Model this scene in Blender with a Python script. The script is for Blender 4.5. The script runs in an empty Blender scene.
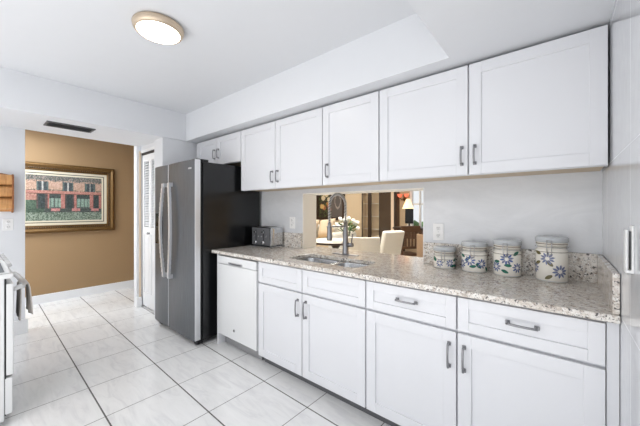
import bpy, bmesh, math, random
from mathutils import Vector, Matrix
random.seed(7)
S = bpy.context.scene
COL = S.collection
PI = math.pi

# ------------------------------------------------------------------ camera, world, exposure, large lights
cam_data = bpy.data.cameras.new('camera')
cam = bpy.data.objects.new('camera', cam_data)
COL.objects.link(cam)
cam.location = (0, 0, 1.306)
cam.rotation_euler = (PI/2, 0, math.radians(39.6))
cam_data.sensor_width = 36
cam_data.lens = 291/640*36
cam_data.shift_y = -3/640
cam_data.clip_start = 0.02
S.camera = cam

W = bpy.data.worlds.new('daylight')
S.world = W
W.use_nodes = True
W.node_tree.nodes['Background'].inputs[0].default_value = (0.93, 0.965, 1.0, 1)
W.node_tree.nodes['Background'].inputs[1].default_value = 1.0

S.view_settings.view_transform = 'Standard'
S.view_settings.look = 'None'
S.view_settings.gamma = 1
S.view_settings.use_curve_mapping = False
S.view_settings.exposure = -0.1

def area_light(name, loc, rot, sx, sy, power, color):
    l = bpy.data.lights.new(name, 'AREA')
    l.shape = 'RECTANGLE'; l.size = sx; l.size_y = sy
    l.energy = power; l.color = color
    o = bpy.data.objects.new(name, l); COL.objects.link(o)
    o.location = loc; o.rotation_euler = rot
    return o
# fill light added behind the camera; sun added to bounce off the floor there
area_light('rear_fill', (-1.6, -2.5, .80), (PI/2, 0, 0), 4.2, 1.5, 24, (1.0, 0.99, 0.98))
sun = bpy.data.lights.new('sun', 'SUN'); sun.energy = 10.0; sun.angle = math.radians(1); sun.color = (1.0, .97, .93)
so = bpy.data.objects.new('sun', sun); COL.objects.link(so); so.rotation_euler = (math.radians(49), 0, math.radians(4))
# overhead fill added out of view to brighten the floor and base cabinets
area_light('rear_overhead_fill', (-1.9, -.75, 2.48), (0, 0, 0), 1.6, .7, 17, (1.0, .985, .96))
# unseen fill lights added to brighten the dining room and the hallway
area_light('dining_room_fill', (-2.3, 3.9, 2.40), (0, 0, 0), 1.2, 1.2, 80, (1.0, 0.96, 0.90))
area_light('sofa_corner_fill', (-4.6, 5.0, 2.40), (0, 0, 0), 1.0, 1.0, 45, (1.0, 0.96, 0.90))
area_light('hallway_fill', (-4.8, -0.3, 2.38), (0, 0, 0), 0.8, 2.0, 66, (0.90, 0.96, 1.0))

# ------------------------------------------------------------------ materials
def s2l(c):
    return tuple((v/12.92 if v <= .04045 else ((v+.055)/1.055)**2.4) for v in [q/255 for q in c])
def new_mat(name):
    m = bpy.data.materials.new(name); m.use_nodes = True
    return m, m.node_tree, m.node_tree.nodes['Principled BSDF']
def coords(nt):
    n = nt.nodes.new('ShaderNodeNewGeometry')
    return n.outputs['Position']
def objcoords(nt):
    return nt.nodes.new('ShaderNodeTexCoord').outputs['Object']
def mat(name, rgb, rough=.5, metal=0, var=.03, scale=12, bump=0, spec=.5, coat=0):
    m, nt, b = new_mat(name)
    c = s2l(rgb)
    b.inputs['Roughness'].default_value = rough
    b.inputs['Metallic'].default_value = metal
    b.inputs['Specular IOR Level'].default_value = spec
    if coat: b.inputs['Coat Weight'].default_value = coat; b.inputs['Coat Roughness'].default_value = .05
    no = nt.nodes.new('ShaderNodeTexNoise'); no.inputs['Scale'].default_value = scale; no.inputs['Detail'].default_value = 3
    nt.links.new(objcoords(nt), no.inputs['Vector'])
    mx = nt.nodes.new('ShaderNodeMix'); mx.data_type = 'RGBA'
    mx.inputs[6].default_value = tuple(v*(1-var) for v in c)+(1,)
    mx.inputs[7].default_value = tuple(min(1, v*(1+var)) for v in c)+(1,)
    nt.links.new(no.outputs['Fac'], mx.inputs[0])
    nt.links.new(mx.outputs[2], b.inputs['Base Color'])
    if bump:
        bp = nt.nodes.new('ShaderNodeBump'); bp.inputs['Strength'].default_value = bump; bp.inputs['Distance'].default_value = .002
        n2 = nt.nodes.new('ShaderNodeTexNoise'); n2.inputs['Scale'].default_value = scale*12
        nt.links.new(objcoords(nt), n2.inputs['Vector'])
        nt.links.new(n2.outputs['Fac'], bp.inputs['Height']); nt.links.new(bp.outputs['Normal'], b.inputs['Normal'])
    return m
def ramp(nt, stops, interp='LINEAR'):
    r = nt.nodes.new('ShaderNodeValToRGB'); cr = r.color_ramp; cr.interpolation = interp
    while len(cr.elements) < len(stops): cr.elements.new(.5)
    for e, (p, c) in zip(cr.elements, stops):
        e.position = p; e.color = s2l(c)+(1,)
    return r
def noise(nt, vec, scale, detail=4, rough=.55, dist=0):
    n = nt.nodes.new('ShaderNodeTexNoise')
    n.inputs['Scale'].default_value = scale; n.inputs['Detail'].default_value = detail
    n.inputs['Roughness'].default_value = rough; n.inputs['Distortion'].default_value = dist
    nt.links.new(vec, n.inputs['Vector'])
    return n.outputs['Fac']
def mapping(nt, vec, scale=(1,1,1), rot=(0,0,0), loc=(0,0,0)):
    n = nt.nodes.new('ShaderNodeMapping')
    n.inputs['Scale'].default_value = scale; n.inputs['Rotation'].default_value = rot; n.inputs['Location'].default_value = loc
    nt.links.new(vec, n.inputs['Vector'])
    return n.outputs['Vector']
def mixc(nt, fac, a, b, mode='MIX'):
    mx = nt.nodes.new('ShaderNodeMix'); mx.data_type = 'RGBA'; mx.blend_type = mode
    for v, k in ((fac, 0), (a, 6), (b, 7)):
        if isinstance(v, (int, float)): mx.inputs[k].default_value = v
        elif isinstance(v, tuple): mx.inputs[k].default_value = s2l(v)+(1,)
        else: nt.links.new(v, mx.inputs[k])
    return mx.outputs[2]

def granite_mat():
    m, nt, b = new_mat('speckled granite')
    p = coords(nt)
    base = ramp(nt, [(.3, (176,165,153)), (.45, (214,205,195)), (.58, (238,235,230)), (.75, (200,191,181))])
    nt.links.new(noise(nt, p, 22, 8, .75, .5), base.inputs[0])
    sp1 = ramp(nt, [(.34, (0,0,0)), (.47, (255,255,255))]); nt.links.new(noise(nt, p, 48, 6, .7), sp1.inputs[0])
    c = mixc(nt, sp1.outputs[0], (150,132,116), base.outputs[0])
    sp2 = ramp(nt, [(.36, (0,0,0)), (.44, (255,255,255))]); nt.links.new(noise(nt, mapping(nt, p, loc=(7,3,1)), 120, 5, .7), sp2.inputs[0])
    c = mixc(nt, sp2.outputs[0], (100,94,92), c)
    sp4 = ramp(nt, [(.345, (0,0,0)), (.39, (255,255,255))]); nt.links.new(noise(nt, mapping(nt, p, loc=(2,5,8)), 70, 2, .5), sp4.inputs[0])
    c = mixc(nt, sp4.outputs[0], (84,78,76), c)
    sp3 = ramp(nt, [(.58, (0,0,0)), (.68, (255,255,255))]); nt.links.new(noise(nt, mapping(nt, p, loc=(1,9,4)), 90, 4, .6), sp3.inputs[0])
    c = mixc(nt, sp3.outputs[0], c, (240,238,234))
    nt.links.new(c, b.inputs['Base Color'])
    b.inputs['Roughness'].default_value = .12
    return m
def tile_mat(name, w, h, ox, oy, plane, base, vein, grout, mortar, rough, veinscale=2.0):
    m, nt, b = new_mat(name)
    p = coords(nt)
    rot = {'xy': (0,0,0), 'xz': (-PI/2,0,0), 'yz': (0,0,0)}[plane]
    if plane == 'xy': v = mapping(nt, p, loc=(-ox,-oy,0), rot=(0,0,.021))
    else:
        sep = nt.nodes.new('ShaderNodeSeparateXYZ'); nt.links.new(p, sep.inputs[0])
        cmb = nt.nodes.new('ShaderNodeCombineXYZ')
        nt.links.new(sep.outputs['X' if plane == 'xz' else 'Y'], cmb.inputs[0]); nt.links.new(sep.outputs['Z'], cmb.inputs[1])
        v = mapping(nt, cmb.outputs[0], loc=(-ox,-oy,0))
    br = nt.nodes.new('ShaderNodeTexBrick')
    br.offset = 0; br.squash = 1
    br.inputs['Scale'].default_value = 1
    br.inputs['Brick Width'].default_value = w; br.inputs['Row Height'].default_value = h
    br.inputs['Mortar Size'].default_value = mortar; br.inputs['Mortar Smooth'].default_value = .1
    nt.links.new(v, br.inputs['Vector'])
    st = ramp(nt, [(.35, vein), (.5, base), (.7, tuple(min(255, q+5) for q in base))])
    nt.links.new(noise(nt, mapping(nt, p, scale=(veinscale*.8, veinscale*3.5, veinscale*2), rot=(.3,.2,.5)), 2.2, 8, .62, 1.2), st.inputs[0])
    c = mixc(nt, br.outputs['Fac'], st.outputs[0], grout)
    nt.links.new(c, b.inputs['Base Color'])
    if plane == 'xy':
        b2 = nt.nodes.new('ShaderNodeTexBrick'); b2.offset = 0; b2.squash = 1
        b2.inputs['Scale'].default_value = 1; b2.inputs['Brick Width'].default_value = 500; b2.inputs['Row Height'].default_value = h
        b2.inputs['Mortar Size'].default_value = .0045; b2.inputs['Mortar Smooth'].default_value = .1
        nt.links.new(mapping(nt, v, loc=(250, 0, 0)), b2.inputs['Vector'])
        c = mixc(nt, b2.outputs['Fac'], c, (92,90,88)); nt.links.new(c, b.inputs['Base Color'])
    mr = nt.nodes.new('ShaderNodeMapRange'); mr.inputs[3].default_value = rough; mr.inputs[4].default_value = .8
    nt.links.new(br.outputs['Fac'], mr.inputs[0]); nt.links.new(mr.outputs[0], b.inputs['Roughness'])
    bp = nt.nodes.new('ShaderNodeBump'); bp.invert = True; bp.inputs['Strength'].default_value = .3; bp.inputs['Distance'].default_value = .001
    nt.links.new(br.outputs['Fac'], bp.inputs['Height']); nt.links.new(bp.outputs['Normal'], b.inputs['Normal'])
    return m
def emit_mat(name, rgb, strength):
    m, nt, b = new_mat(name)
    b.inputs['Base Color'].default_value = s2l(rgb)+(1,)
    b.inputs['Emission Color'].default_value = s2l(rgb)+(1,)
    b.inputs['Emission Strength'].default_value = strength
    return m
def glass_mat(name, rgb=(255,255,255), rough=0.0, alpha=None):
    m, nt, b = new_mat(name)
    b.inputs['Base Color'].default_value = s2l(rgb)+(1,)
    b.inputs['Roughness'].default_value = rough
    b.inputs['Transmission Weight'].default_value = 1
    b.inputs['IOR'].default_value = 1.1
    return m
def wood_mat(name, a, bcol, rough=.4, sc=(2,2,22)):
    m, nt, b = new_mat(name)
    r = ramp(nt, [(.3, a), (.7, bcol)])
    nt.links.new(noise(nt, mapping(nt, objcoords(nt), scale=sc), 3, 5, .6, .8), r.inputs[0])
    nt.links.new(r.outputs[0], b.inputs['Base Color'])
    b.inputs['Roughness'].default_value = rough
    return m
def attr_mat(name, rough=.6):
    m, nt, b = new_mat(name)
    a = nt.nodes.new('ShaderNodeAttribute'); a.attribute_name = 'paint'
    nt.links.new(a.outputs['Color'], b.inputs['Base Color'])
    b.inputs['Roughness'].default_value = rough
    return m
def brushed_mat(name, rgb, rough=.3, metal=1.0):
    m, nt, b = new_mat(name)
    c = s2l(rgb)
    n = noise(nt, mapping(nt, objcoords(nt), scale=(90, 90, 1.5)), 4, 3)
    r = ramp(nt, [(.3, tuple(int(q*.9) for q in rgb)), (.7, tuple(min(255, int(q*1.07)) for q in rgb))])
    nt.links.new(n, r.inputs[0]); nt.links.new(r.outputs[0], b.inputs['Base Color'])
    b.inputs['Metallic'].default_value = metal; b.inputs['Roughness'].default_value = rough
    return m

M = {}
M['paint'] = mat('white wall paint', (226,228,232), .6, var=.01, bump=.05)
M['ceil'] = mat('white ceiling paint', (224,226,230), .7, var=.01, bump=.05)
M['brown'] = mat('brown wall paint', (158,129,94), .65, var=.03, scale=3, bump=.05)
M['trim'] = mat('white trim enamel', (236,237,239), .35, var=.01)
M['cream'] = mat('cream trim paint', (226,206,182), .5, var=.02)
M['cab'] = mat('white cabinet lacquer', (227,228,232), .28, var=.008, scale=4)
M['cabwood'] = mat('pale birch underside', (205,186,158), .5, var=.06)
M['dark'] = mat('dark picture mat line', (40,40,42), .7)  # dark inner line of the picture mat
M['toe'] = mat('dark grey toe kick', (96,97,100), .5)
M['granite'] = granite_mat()
M['floor'] = tile_mat('glossy marbled floor tile', .4525, .4475, -1.775, .0595, 'xy', (236,236,236), (226,226,227), (120,118,116), .0028, .14)
M['tileback'] = tile_mat('glossy grey wall tile', .61, .61, -2.4, .30, 'xz', (218,220,224), (214,216,220), (212,214,218), .001, .1)
M['tileside'] = tile_mat('glossy grey side wall tile', .61, .61, 1.35, .30, 'yz', (218,220,224), (214,216,220), (212,214,218), .001, .1)
M['chrome'] = mat('polished chrome', (205,207,210), .14, 1, var=.02)
M['nickel'] = mat('brushed nickel', (178,178,180), .36, 1, var=.03)
M['springsteel'] = mat('bright spring steel', (215,215,216), .4, .85, var=.02)
M['steel'] = brushed_mat('brushed stainless steel', (196,198,200), .26)
M['fridgefront'] = brushed_mat('dark stainless door', (112,115,120), .4, .7)
M['fridgeside'] = mat('black textured fridge side', (19,20,22), .2, var=.1, scale=40, bump=.12)
M['silver'] = mat('silver door edge', (222,223,226), .35, .6, var=.02)
M['black'] = mat('black plastic', (22,22,24), .35)
M['blackgloss'] = mat('black gloss glass', (12,12,13), .18, spec=.3)
M['whiteplastic'] = mat('white plastic', (238,238,238), .35, var=.01)
M['enamel'] = mat('white appliance enamel', (230,231,232), .2, var=.008)
M['greyglass'] = mat('grey glass', (120,124,128), .1)
M['handlemetal'] = mat('brushed nickel cabinet handle', (150,150,153), .3, 1, var=.03)
M['faucetmetal'] = mat('satin steel faucet body', (150,150,153), .3, 1, var=.03)
M['towel'] = mat('grey terry cloth', (196,190,185), .95, var=.1, scale=60, bump=.6)
M['ceramic'] = mat('cream glazed ceramic', (243,239,230), .15, var=.02)
M['lidgrey'] = mat('pale grey glazed ceramic', (196,200,204), .18, var=.02)
M['blue'] = mat('blue glaze', (84,104,160), .2, var=.2, scale=90)
M['bluepale'] = mat('slate blue glaze', (118,126,158), .2, var=.2, scale=90)
M['green'] = mat('green glaze', (40,110,92), .2, var=.2, scale=90)
M['olive'] = mat('olive glaze', (112,104,70), .2, var=.2, scale=90)
M['bandbrown'] = mat('grey brown glaze band', (150,140,128), .2, var=.1)
M['gold'] = mat('antique gold carved frame', (108,80,42), .35, .55, var=.35, scale=55, bump=.6)
M['golddark'] = mat('dark bronze frame bead', (70,50,28), .4, .4, var=.3, scale=70)
M['mat'] = mat('cream picture mat', (212,203,182), .8)
M['paint_art'] = attr_mat('oil painting colours')
M['honey'] = wood_mat('honey wood', (190,134,80), (222,170,112), .45, (2,20,2))
M['honeydark'] = wood_mat('honey wood edge', (140,84,44), (168,108,60), .45)
M['jamb'] = mat('pale cream painted lining', (250,247,240), .5, var=.01)
M['beige'] = mat('beige room paint', (208,188,158), .6, var=.02)
M['roomwhite'] = mat('pale dining room ceiling', (232,226,214), .7)
M['darkwood'] = wood_mat('dark espresso wood', (40,28,20), (62,44,32), .35)
M['brownwood'] = wood_mat('walnut wood', (66,46,34), (92,66,48), .4)
M['wicker'] = mat('brown woven wicker', (146,120,94), .7, var=.35, scale=70, bump=.8)
M['linen'] = mat('cream linen upholstery', (228,225,216), .9, var=.04, scale=40, bump=.3)
M['blush'] = mat('blush cushion fabric', (214,194,166), .9, var=.06, scale=40, bump=.3)
M['petal'] = mat('white petals', (242,242,236), .6, var=.04)
M['leaf'] = mat('green leaves', (70,104,52), .55, var=.3, scale=30)
M['glass'] = glass_mat('clear glass')
M['bronzeglass'] = mat('bronze tinted mirror glass', (74,62,52), .08, var=.15, scale=2)
M['shade'] = emit_mat('lit cream lamp shade', (255,226,180), 1.3)
M['redshade'] = emit_mat('lit red glass shade', (220,112,84), 1.1)
M['lampglass'] = emit_mat('lit ceiling lamp diffuser', (255,246,232), 20.0)
M['lampring'] = mat('brushed champagne ring', (206,188,166), .35, .6, var=.03)

# ------------------------------------------------------------------ mesh builder
class MB:
    def __init__(self):
        self.bm = bmesh.new(); self.mats = []
    def mi(self, m):
        if m not in self.mats: self.mats.append(m)
        return self.mats.index(m)
    def _merge(self, bm2, m, smooth=False, xf=None):
        idx = self.mi(m)
        if xf is not None: bmesh.ops.transform(bm2, matrix=xf, verts=bm2.verts)
        vm = {}
        for v in bm2.verts: vm[v] = self.bm.verts.new(v.co)
        for f in bm2.faces:
            try: nf = self.bm.faces.new([vm[v] for v in f.verts])
            except ValueError: continue
            nf.material_index = idx; nf.smooth = smooth
        bm2.free()
        return self
    def box(self, x0, x1, y0, y1, z0, z1, m, bev=0, seg=2, xf=None, smooth=False):
        b = bmesh.new()
        bmesh.ops.create_cube(b, size=1)
        for v in b.verts:
            v.co = Vector((x0+(v.co.x+.5)*(x1-x0), y0+(v.co.y+.5)*(y1-y0), z0+(v.co.z+.5)*(z1-z0)))
        if bev: bmesh.ops.bevel(b, geom=b.edges[:], offset=bev, segments=seg, profile=.5, affect='EDGES')
        bmesh.ops.recalc_face_normals(b, faces=b.faces)
        return self._merge(b, m, smooth, xf)
    def prism(self, pts, axis, a0, a1, m, xf=None, smooth=False, bev=0):
        """pts: 2-D outline extruded along axis ('x': pts are (y,z); 'y': (x,z); 'z': (x,y))."""
        b = bmesh.new()
        def mk(p, a):
            return {'x': (a, p[0], p[1]), 'y': (p[0], a, p[1]), 'z': (p[0], p[1], a)}[axis]
        A = [b.verts.new(mk(p, a0)) for p in pts]; B = [b.verts.new(mk(p, a1)) for p in pts]
        n = len(pts)
        b.faces.new(A); b.faces.new(B[::-1])
        for i in range(n): b.faces.new([A[i], B[i], B[(i+1) % n], A[(i+1) % n]])
        bmesh.ops.recalc_face_normals(b, faces=b.faces)
        if bev: bmesh.ops.bevel(b, geom=b.edges[:], offset=bev, segments=2, profile=.5, affect='EDGES')
        return self._merge(b, m, smooth, xf)
    def lathe(self, prof, m, c=(0,0,0), seg=32, xf=None, smooth=True):
        b = bmesh.new(); rings = []
        for r, z in prof:
            if r < 1e-6: rings.append([b.verts.new((c[0], c[1], c[2]+z))])
            else: rings.append([b.verts.new((c[0]+r*math.cos(2*PI*k/seg), c[1]+r*math.sin(2*PI*k/seg), c[2]+z)) for k in range(seg)])
        for A, B in zip(rings, rings[1:]):
            for k in range(seg):
                j = (k+1) % seg
                if len(A) == 1 and len(B) == 1: continue
                if len(A) == 1: b.faces.new([A[0], B[j], B[k]])
                elif len(B) == 1: b.faces.new([A[k], A[j], B[0]])
                else: b.faces.new([A[k], A[j], B[j], B[k]])
        bmesh.ops.recalc_face_normals(b, faces=b.faces)
        return self._merge(b, m, smooth, xf)
    def tube(self, path, r, m, seg=12, xf=None, cap=True):
        path = [Vector(p) for p in path]; n = len(path)
        rs = r if isinstance(r, (list, tuple)) else [r]*n
        b = bmesh.new(); rings = []
        t0 = (path[1]-path[0]).normalized()
        up = Vector((0,0,1)) if abs(t0.z) < .9 else Vector((1,0,0))
        u = t0.cross(up).normalized()
        for i in range(n):
            t = (path[min(i+1, n-1)]-path[max(i-1, 0)]).normalized()
            u = (u - t*u.dot(t)).normalized(); w = t.cross(u)
            rings.append([b.verts.new(path[i]+(u*math.cos(2*PI*k/seg)+w*math.sin(2*PI*k/seg))*rs[i]) for k in range(seg)])
        for A, B in zip(rings, rings[1:]):
            for k in range(seg): b.faces.new([A[k], A[(k+1) % seg], B[(k+1) % seg], B[k]])
        if cap: b.faces.new(rings[0][::-1]); b.faces.new(rings[-1])
        bmesh.ops.recalc_face_normals(b, faces=b.faces)
        return self._merge(b, m, True, xf)
    def ball(self, c, rx, ry, rz, m, sub=2, jit=0, xf=None):
        b = bmesh.new(); bmesh.ops.create_icosphere(b, subdivisions=sub, radius=1)
        for v in b.verts:
            k = 1+random.uniform(-jit, jit)
            v.co = Vector((c[0]+v.co.x*rx*k, c[1]+v.co.y*ry*k, c[2]+v.co.z*rz*k))
        return self._merge(b, m, True, xf)
    def pillow(self, c, sx, sy, sz, m, xf=None, n=10):
        b = bmesh.new()
        top = {}; bot = {}
        for i in range(n+1):
            for j in range(n+1):
                u = 2*i/n-1; v = 2*j/n-1
                h = (max(0, (1-u**4))*max(0, (1-v**4)))**.5
                k = 1-.06*(u*u+v*v)*0
                x = c[0]+u*sx/2*(1-.05*(1-abs(v))); y = c[1]+v*sy/2*(1-.05*(1-abs(u)))
                top[i,j] = b.verts.new((x, y, c[2]+h*sz/2))
                bot[i,j] = top[i,j] if i in (0,n) or j in (0,n) else b.verts.new((x, y, c[2]-h*sz/2))
        for i in range(n):
            for j in range(n):
                b.faces.new([top[i,j], top[i+1,j], top[i+1,j+1], top[i,j+1]])
                q = [bot[i,j], bot[i,j+1], bot[i+1,j+1], bot[i+1,j]]
                try: b.faces.new(q)
                except ValueError: pass
        bmesh.ops.recalc_face_normals(b, faces=b.faces)
        return self._merge(b, m, True, xf)
    def quad(self, pts, m, smooth=False):
        f = self.bm.faces.new([self.bm.verts.new(p) for p in pts]); f.material_index = self.mi(m); f.smooth = smooth
        return self
    def build(self, name, parent=None, world=True):
        if parent is not None and world:
            r = parent
            while r.parent: r = r.parent
            off = r.location
            for v in self.bm.verts: v.co -= off
        me = bpy.data.meshes.new(name); self.bm.to_mesh(me); self.bm.free()
        for m in self.mats: me.materials.append(m)
        o = bpy.data.objects.new(name, me); COL.objects.link(o)
        if parent is not None: o.parent = parent
        return o
def struct(name, mb):
    o = mb.build(name); o['kind'] = 'structure'; return o
def tag(o, label, cat, group=None):
    o['label'] = label; o['category'] = cat
    if group: o['group'] = group
    return o
def thing(name, label, cat, loc=(0,0,0), rz=0, group=None):
    o = bpy.data.objects.new(name, None); COL.objects.link(o)
    o.location = loc; o.rotation_euler = (0,0,rz); o.empty_display_size = .1
    return tag(o, label, cat, group)

# ------------------------------------------------------------------ kitchen shell
ZS, ZC = 2.165, 2.5            # soffit underside, ceiling
WY = 2.17                      # face of the cabinet wall
RX = .172                      # face of the tiled wall on the right
struct('floor', MB().box(-7.1, 2.6, -2.6, 6.75, -.08, 0, M['floor']))
b = MB(); b.box(-3.9, -.2, -1.4, 2.0, ZC, ZC+.06, M['ceil']); struct('ceiling', b)
b = MB(); b.box(-3.6, .25, 1.73, WY+.2, ZS, ZC+.06, M['paint']); struct('ceiling_soffit_cabinet_side', b)
b = MB(); b.box(-4.4, -3.6, -2.6, WY+.2, ZS, ZC+.06, M['paint']); struct('ceiling_soffit_hall_side', b)
b = MB(); b.box(-.485, 2.6, -2.6, 1.73, ZS, ZC+.06, M['paint']); struct('ceiling_soffit_right_side', b)
b = MB(); b.box(-3.6, -.485, -2.6, -1.3, ZS, ZC+.06, M['paint']); struct('ceiling_soffit_rear_side', b)
# wall behind the cabinets, with the pass-through cut in it
PX0, PX1, PZ = -2.02, -.787, 1.47
b = MB()
b.box(-3.62, PX0, WY, WY+.2, 0, ZC, M['tileback'])
b.box(PX1, .3, WY, WY+.2, 0, ZC, M['tileback'])
b.box(PX0, PX1, WY, WY+.2, PZ, ZC, M['tileback'])
b.box(PX0, PX1, WY, WY+.2, 0, .885, M['tileback'])
struct('wall_back', b)
b = MB()                        # painted lining of the pass-through
b.box(PX0-.002, PX0+.006, WY-.002, WY+.202, .914, PZ, M['jamb'])
b.box(PX1-.006, PX1+.002, WY-.002, WY+.202, .914, PZ, M['trim'])
b.box(PX0, PX1, WY-.002, WY+.202, PZ-.006, PZ+.002, M['jamb'])
struct('trim_1', b)
b = MB(); b.box(RX, RX+.12, .9, WY+.2, 0, ZS, M['tileside']); struct('wall_right', b)
# hall side: left wall, brown wall, closet block
b = MB(); b.box(-4.5, -4.4, -2.6, .386, 0, ZC, M['paint']); struct('wall_left', b)
b = MB(); b.box(-5.7, -5.6, -2.6, 2.3, 0, 2.5, M['brown']); struct('wall_hall', b)
b = MB(); b.box(-5.6, -4.4, -2.6, 2.3, 2.42, 2.5, M['ceil']); struct('ceiling_hall', b)
b = MB(); b.box(-5.6, -4.4, 2.2, 2.3, 0, 2.42, M['brown']); struct('wall_hall_end', b)
b = MB()                        # closet: stub beside the opening, header over the louvred door, pier beside the refrigerator
b.box(-4.5, -4.40, 1.445, 2.2, 0, ZC, M['paint'])
b.box(-4.40, -3.86, 1.50, 1.60, 2.075, ZS, M['paint'])
b.box(-3.86, -3.62, 1.462, WY, 0, ZS, M['paint'])
struct('wall_closet', b)
b = MB(); b.box(-4.41, -4.390, 1.472, 1.499, .12, 2.10, M['cream'], .004); struct('trim_2', b)
b = MB(); b.box(-3.872, -3.862, 1.475, 1.56, 0, 2.09, M['trim'], .003); b.box(-4.39, -3.862, 1.490, 1.50, 2.075, 2.11, M['trim'], .003); struct('trim_3', b)
def baseboard(name, x0, x1, y0, y1, h=.13):
    b = MB(); b.box(x0, x1, y0, y1, 0, h-.02, M['trim']); b.box(x0, x1, y0, y1, h-.02, h, M['trim'], .004); struct(name, b)
baseboard('baseboard_hall', -5.6, -5.58, -2.6, 2.2, .12)
baseboard('baseboard_left', -4.4, -4.375, -2.6, .405, .15)
baseboard('baseboard_closet', -4.42, -4.37, 1.437, 1.499, .13)

# louvred bifold closet door
d = thing('louvered_door', 'white louvered closet door with vertical panels, left of the refrigerator', 'door', (-4.17, 1.53, 0))
fr = MB()
X0, X1, Y0, Y1 = -4.385, -3.876, 1.512, 1.545
mid = (X0+X1)/2
fr.box(X0, X1, Y0+.028, Y1, .02, 1.04, M['trim'])
for xa, xb in ((X0, X0+.045), (mid-.04, mid-.002), (mid+.002, mid+.04), (X1-.045, X1)):
    fr.box(xa, xb, Y0, Y1, .02, 2.045, M['trim'], .003)
for za, zb in ((.02, .20), (.98, 1.08), (1.96, 2.045)):
    fr.box(X0, X1, Y0+.002, Y1, za, zb, M['trim'], .002)
fr.build('door_frame', d)
sl = MB()
for xa, xb in ((X0+.045, mid-.04), (mid+.04, X1-.045)):
    z = 1.09
    while z < 1.95:
        sl.prism([(Y0+.003, z), (Y0+.009, z), (Y0+.031, z+.026), (Y0+.025, z+.026)], 'x', xa, xb, M['trim']); z += .034
sl.build('louver_slats', d)
pn = MB()
for xa, xb in ((X0+.045, mid-.04), (mid+.04, X1-.045)):
    pn.box(xa, xb, Y0+.010, Y0+.028, .20, .98, M['trim']); pn.box(xa+.02, xb-.02, Y0+.004, Y0+.02, .23, .95, M['trim'], .004)
pn.build('lower_panel', d)
kn = MB(); kn.lathe([(0,0),(.012,0),(.009,.012),(.016,.022),(.012,.03),(0,.032)], M['nickel'], xf=Matrix.Translation((mid-.02, Y0, 1.0)) @ Matrix.Rotation(PI/2, 4, 'X')); kn.build('knob', d)
b = MB(); b.box(-4.395, -3.875, 1.505, 1.56, 2.048, 2.075, M['black']); struct('door_gap_shade', b)  # black strip standing in for the shaded gap above the louvred door

# ------------------------------------------------------------------ cabinet helpers
def shaker(mb, x0, x1, z0, z1, yf, m, th=.02, stile=.062):
    """A shaker front whose face is at yf (facing -Y)."""
    s = min(stile, (z1-z0)*.30)
    mb.box(x0+s-.004, x1-s+.004, yf+.008, yf+th, z0+s-.004, z1-s+.004, m)
    mb.box(x0, x0+s+.0, yf, yf+th, z0, z1, m, .0015)
    mb.box(x1-s, x1, yf, yf+th, z0, z1, m, .0015)
    mb.box(x0+s, x1-s, yf, yf+th, z1-s, z1, m, .0015)
    mb.box(x0+s, x1-s, yf, yf+th, z0, z0+s, m, .0015)
def handle(parent, cx, cz, yf, L, vert=True, name='handle'):
    mb = MB()
    xf = Matrix.Translation((cx, yf, cz))
    if vert: xf = xf @ Matrix.Rotation(PI/2, 4, 'Y')
    for s in (-1, 1):
        mb.box(s*(L/2-.009)-.010, s*(L/2-.009)+.010, -.006, 0, -.009, .009, M['handlemetal'], .002, xf=xf)
        mb.box(s*(L/2-.009)-.005, s*(L/2-.009)+.005, -.028, -.003, -.005, .005, M['handlemetal'], .0015, xf=xf)
    pts = [(-L/2+.006, -.026, 0)] + [(-L/2+.006+(L-.012)*t/8, -.026-.006*math.sin(PI*t/8), 0) for t in range(1, 8)] + [(L/2-.006, -.026, 0)]
    mb.tube(pts, .0052, M['handlemetal'], 10, xf=xf)
    o = mb.build(name, parent); o['label'] = 'brushed nickel bar handle'
    return o

# ------------------------------------------------------------------ upper cabinets
UY, UZ0, UZ1 = 1.84, 1.508, 2.147
def upper(x0, x1, doors, label, z0=UZ0, name='upper_cabinet', group=None):
    """doors: list of (x0, x1, handle x or None)"""
    t = thing(name, label, 'cabinet', ((x0+x1)/2, (UY+WY)/2, z0), group=group)
    mb = MB()
    mb.box(x0, x1, UY+.022, WY-.002, z0+.02, UZ1-.006, M['cab'])
    mb.box(x0+.004, x1-.004, UY+.024, WY-.003, z0+.008, z0+.02, M['cabwood'])
    mb.box(x0, x1, UY+.022, UY+.04, z0, z0+.03, M['cab'])
    mb.build('body', t)
    for a, c, hx in doors:
        dm = MB(); shaker(dm, a, c, z0+.003, UZ1-.003, UY, M['cab'])
        o = dm.build('door', t)
        if hx is not None: handle(o, hx, (z0+.113 if z0 < 1.6 else z0+.13), UY, .115)
    return t
upper(-3.590, -2.612, [(-3.512, -3.079, -3.115), (-3.071, -2.614, -3.035)], 'short white wall cabinet with two doors above the refrigerator', z0=1.825)
upper(-2.607, -1.500, [(-2.605, -2.074, -2.105), (-2.067, -1.502, -2.030)], 'tall white wall cabinet with two doors just right of the refrigerator')
upper(-1.497, -.987, [(-1.494, -.989, -1.442)], 'single-door white wall cabinet above the faucet, handle on its left side')
upper(-.983, .166, [(-.980, -.415, -.445), (-.407, .164, -.377)], 'widest white two-door wall cabinet, nearest the tiled right wall')

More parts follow.
